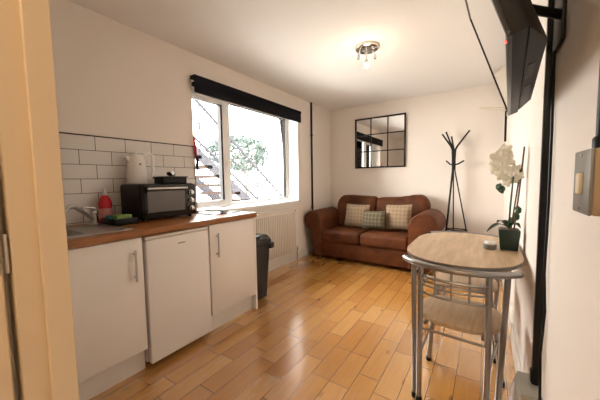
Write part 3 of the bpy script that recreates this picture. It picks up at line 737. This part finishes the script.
# table things
pt = thing('potted_orchid', (.118, 2.06, .764), 'cream artificial orchid in square dark green pot on the table', 'plant')
ob('pot', frust(B(), .075,.160,2.01,2.10,.764, .066,.169,2.0,2.11,.885,.004), 'pot_green', pt)
ob('soil', B().box(.075,.160,2.01,2.10,.884,.888), 'stem_brown', pt)
ob('orchid_stem', B().tube([(.115,2.05,.885),(.118,2.04,1.02),(.125,2.04,1.15),(.13,2.05,1.27),(.105,2.06,1.32),(.085,2.06,1.28)], [.005,.005,.004,.004,.003,.003], 8), 'leaf_green', pt)
ob('support_stick', B().tube([(.140,2.05,.885),(.158,2.05,1.12),(.173,2.05,1.365)], .0045, 8), 'stem_brown', pt)
ob('support_stick', B().tube([(.126,2.06,.885),(.145,2.06,1.08),(.160,2.06,1.24)], .004, 8), 'stem_brown', pt)
def leaf(b, p0, p1, w_, droop):
    p0, p1 = Vector(p0), Vector(p1); d = (p1-p0); side = d.cross(Vector((0,0,1))).normalized(); n = 8; L0=[];L1=[];C0=[]
    for i in range(n+1):
        t_ = i/n; q = p0+d*t_+Vector((0,0,droop*math.sin(t_*PI)))
        ww = w_*math.sin(PI*min(1,.08+t_*.92))**.7 if t_ < 1 else 0.002
        L0.append(b.m.verts.new(q+side*ww+Vector((0,0,.006)))); C0.append(b.m.verts.new(q)); L1.append(b.m.verts.new(q-side*ww+Vector((0,0,.006))))
    for i in range(n):
        b.m.faces.new((L0[i],L0[i+1],C0[i+1],C0[i])); b.m.faces.new((C0[i],C0[i+1],L1[i+1],L1[i]))
    bmesh.ops.solidify(b.m, geom=b.m.faces[:], thickness=.0015)
for p1_, w_, dr_ in (((.008,1.98,.868),.022,.035),((.165,1.99,.90),.018,.03),((.06,2.17,.90),.02,.03),((.16,2.16,.93),.02,.03)):
    b_ = B(); leaf(b_, (.115,2.055,.888), p1_, w_, dr_); ob('leaf', b_, 'leaf_green', pt)
for (x,y,z) in ((.155,2.04,1.0),(.150,2.06,.965),(.06,2.05,1.135),(.075,2.05,1.12)):
    b_ = B(); b_.ball((x,y,z), .022, (.7,1,1.1), 2, .25); ob('leaf', b_, 'leaf_green', pt)
fc = [(.045,1.30,.045),(.085,1.35,.04),(.045,1.245,.04),(.09,1.29,.045),(.075,1.21,.04),(.115,1.23,.035),(.125,1.185,.033),(.145,1.235,.032),(.07,1.34,.035),(.10,1.165,.03),(.152,1.20,.025)]
for i,(x,z,r) in enumerate(fc):
    b_ = B(); yc = 2.05+((i*37) % 5-2)*.018
    for k in range(5):
        a = k*2*PI/5+i*.7
        # petal : flattened ellipsoid pointing outward
        c0 = Vector((x+math.cos(a)*r*.5, yc+random.uniform(-.008,.008), z+math.sin(a)*r*.5))
        bb = bmesh.ops.create_icosphere(b_.m, subdivisions=2, radius=1)
        Rm = Matrix.Rotation(-a,3,'Y') @ Matrix.Diagonal((r*.58,.006,r*.42))
        tilt = Matrix.Rotation(random.uniform(-.5,.5),3,'Z')
        for v in bb['verts']: v.co = c0+tilt @ (Rm @ v.co)
        for v in bb['verts']: v.co.x = min(v.co.x, XR-.004)
    ob('flower', b_, 'petal_cream', pt)
jr = thing('trinket_jar', (.026, 2.0, .764), 'small round grey lidded jar on the table beside the green pot', 'jar')
ob('jar_body', B().lathe([(.028,0),(.033,.006),(.034,.030),(.031,.034)], (.026,2.0,.764), 24), 'grey_metal', jr)
ob('jar_lid', B().lathe([(.031,.034),(.030,.044),(.024,.050),(.005,.052)], (.026,2.0,.764), 24), 'bag_film', jr)

# ------------------------------------------------------------------ outside
struct('ground', B().box(-30, XL-.31, -12, 30, -.35, -.25), 'outside_ground')
st = thing('outdoor_staircase', (-4.6, 4.2, -.25), 'grey metal outdoor staircase rising to the left beyond the window', 'staircase')
sl = -.755
def zr(y): return 2.60+sl*(y-3.1)
for x in (-4.2, -5.15):
    ob('stringer', B().prism([(1.6,zr(1.6)-.80),(1.6,zr(1.6)-1.02),(6.4,zr(6.4)-1.02),(6.4,zr(6.4)-.80)], x-.03, x, 'x'), 'stair_steel', st, False)
    ob('handrail', B().tube([(x,1.6,zr(1.6)),(x,6.3,zr(6.3))], .03, 10), 'stair_steel', st)
    ob('mid_rail', B().tube([(x,1.6,zr(1.6)-.38),(x,6.3,zr(6.3)-.38)], .012, 8), 'stair_steel', st)
    for y in (2.1, 3.15, 4.6, 5.6): ob('post', B().tube([(x,y,zr(y)-.9),(x,y,zr(y))], .018, 8), 'stair_steel', st)
k = 0; y = 1.7
while y < 6.3:
    z = zr(y)-.98
    ob('tread', B().box(-5.15,-4.2,y-.12,y+.12,z-.06,z), 'stair_tread', st, False); y += .225
fn = thing('garden_railing', (-6.2, 7, -.25), 'low metal railing with thin upright bars beyond the outdoor staircase', 'railing')
b_ = B()
for k in range(46): b_.tube([(-6.2,4.6+k*.12,-.25),(-6.2,4.6+k*.12,1.18)], .014, 6)
ob('railing_bars', b_, 'stair_steel', fn)
ob('top_rail', B().tube([(-6.2,4.5,1.2),(-6.2,10.1,1.2)], .02, 8), 'stair_steel', fn)
tr_ = thing('garden_tree', (-8.2, 8.3, -.25), 'pale green bushy tree seen through the window behind the staircase', 'tree')
b_ = B(); random.seed(7)
for k in range(1500):
    a, e_ = random.uniform(0,2*PI), random.uniform(-1,1); r = random.uniform(.45,1)**.5
    c0 = Vector((-8.2+1.0*r*math.cos(a)*math.sqrt(1-e_*e_), 8.0+1.5*r*math.sin(a)*math.sqrt(1-e_*e_), 2.3+.72*r*e_))
    d1 = Vector((random.uniform(-1,1),random.uniform(-1,1),random.uniform(-1,1))).normalized(); d2 = d1.orthogonal().normalized(); s1 = random.uniform(.06,.12)
    vs = [b_.m.verts.new(c0+d1*s1), b_.m.verts.new(c0+d2*s1*.5), b_.m.verts.new(c0-d1*s1), b_.m.verts.new(c0-d2*s1*.5)]
    b_.m.faces.new(vs)
fo = ob('foliage', b_, 'tree_leaves', tr_, False); fo['kind'] = 'stuff'
ob('trunk', B().tube([(-8.2,8.3,-.25),(-8.15,8.25,1.0),(-8.2,8.2,2.4)], [.10,.08,.04], 10).tube([(-8.17,8.25,1.2),(-8.0,8.7,2.4)], [.05,.02], 8).tube([(-8.17,8.25,1.3),(-8.3,7.7,2.4)], [.05,.02], 8), 'tree_bark', tr_)

# ------------------------------------------------------------------ light
sc = bpy.context.scene
wd = bpy.data.worlds.new('overcast'); sc.world = wd; wd.use_nodes = True
bgn = wd.node_tree.nodes['Background']
bgn.inputs['Color'].default_value = (1,.965,.91,1); bgn.inputs['Strength'].default_value = 1.375
def light(name, typ, loc, energy, color, **kw):
    d_ = bpy.data.lights.new(name, typ); d_.energy = energy; d_.color = color
    for k, v in kw.items(): setattr(d_, k, v)
    o = bpy.data.objects.new(name, d_); COL.objects.link(o); o.location = loc; return o
lp = light('window_daylight_portal', 'AREA', (XW-.12, (WY0+WY1)/2, (WZ0+WZ1)/2), 1, (1,1,1), shape='RECTANGLE', size=1.25, size_y=1.80)
lp.rotation_euler = (0, -PI/2, 0)
lp.data.cycles.is_portal = True
light('ceiling_bulb_light', 'POINT', bulb_pos+Vector((0,0,-.04)), .2, (1,.80,.56), shadow_soft_size=.05)
light('hall_lamp_light', 'POINT', (-.25,-.9,2.25), 1.1, (1,.79,.53), shadow_soft_size=.08)
hl = thing('hall_pendant', (-.25,-.9,H), 'hall ceiling lamp behind the doorway', 'lamp')
ob('ceiling_rose', B().lathe([(.05,0),(.05,-.015),(.01,-.025),(.005,-.08)], (-.25,-.9,H), 20), 'white_plastic', hl)
sc.view_settings.view_transform = 'Standard'
sc.view_settings.look = 'None'; sc.view_settings.gamma = 1; sc.view_settings.exposure = 4.4
sc.view_settings.use_curve_mapping = False

# ------------------------------------------------------------------ camera
fpx, yaw, pitch, roll, ch_ = 278.97, .5903, .0712, -.0161, 1.195
cy, sy = math.cos(yaw), math.sin(yaw)
F = Vector((-sy*math.cos(pitch), cy*math.cos(pitch), -math.sin(pitch))); Rv = Vector((cy, sy, 0)); U = Rv.cross(F)
R2 = Rv*math.cos(roll)+U*math.sin(roll); U2 = -Rv*math.sin(roll)+U*math.cos(roll)
cam = bpy.data.cameras.new('camera'); co = bpy.data.objects.new('camera', cam); COL.objects.link(co)
cam.sensor_width = 36; cam.lens = 36*fpx/600; cam.clip_start = .01
mw = Matrix.Identity(4)
for i in range(3): mw[i][0], mw[i][1], mw[i][2] = R2[i], U2[i], -F[i]
mw[0][3], mw[1][3], mw[2][3] = 0, 0, ch_
co.matrix_world = mw
sc.camera = co
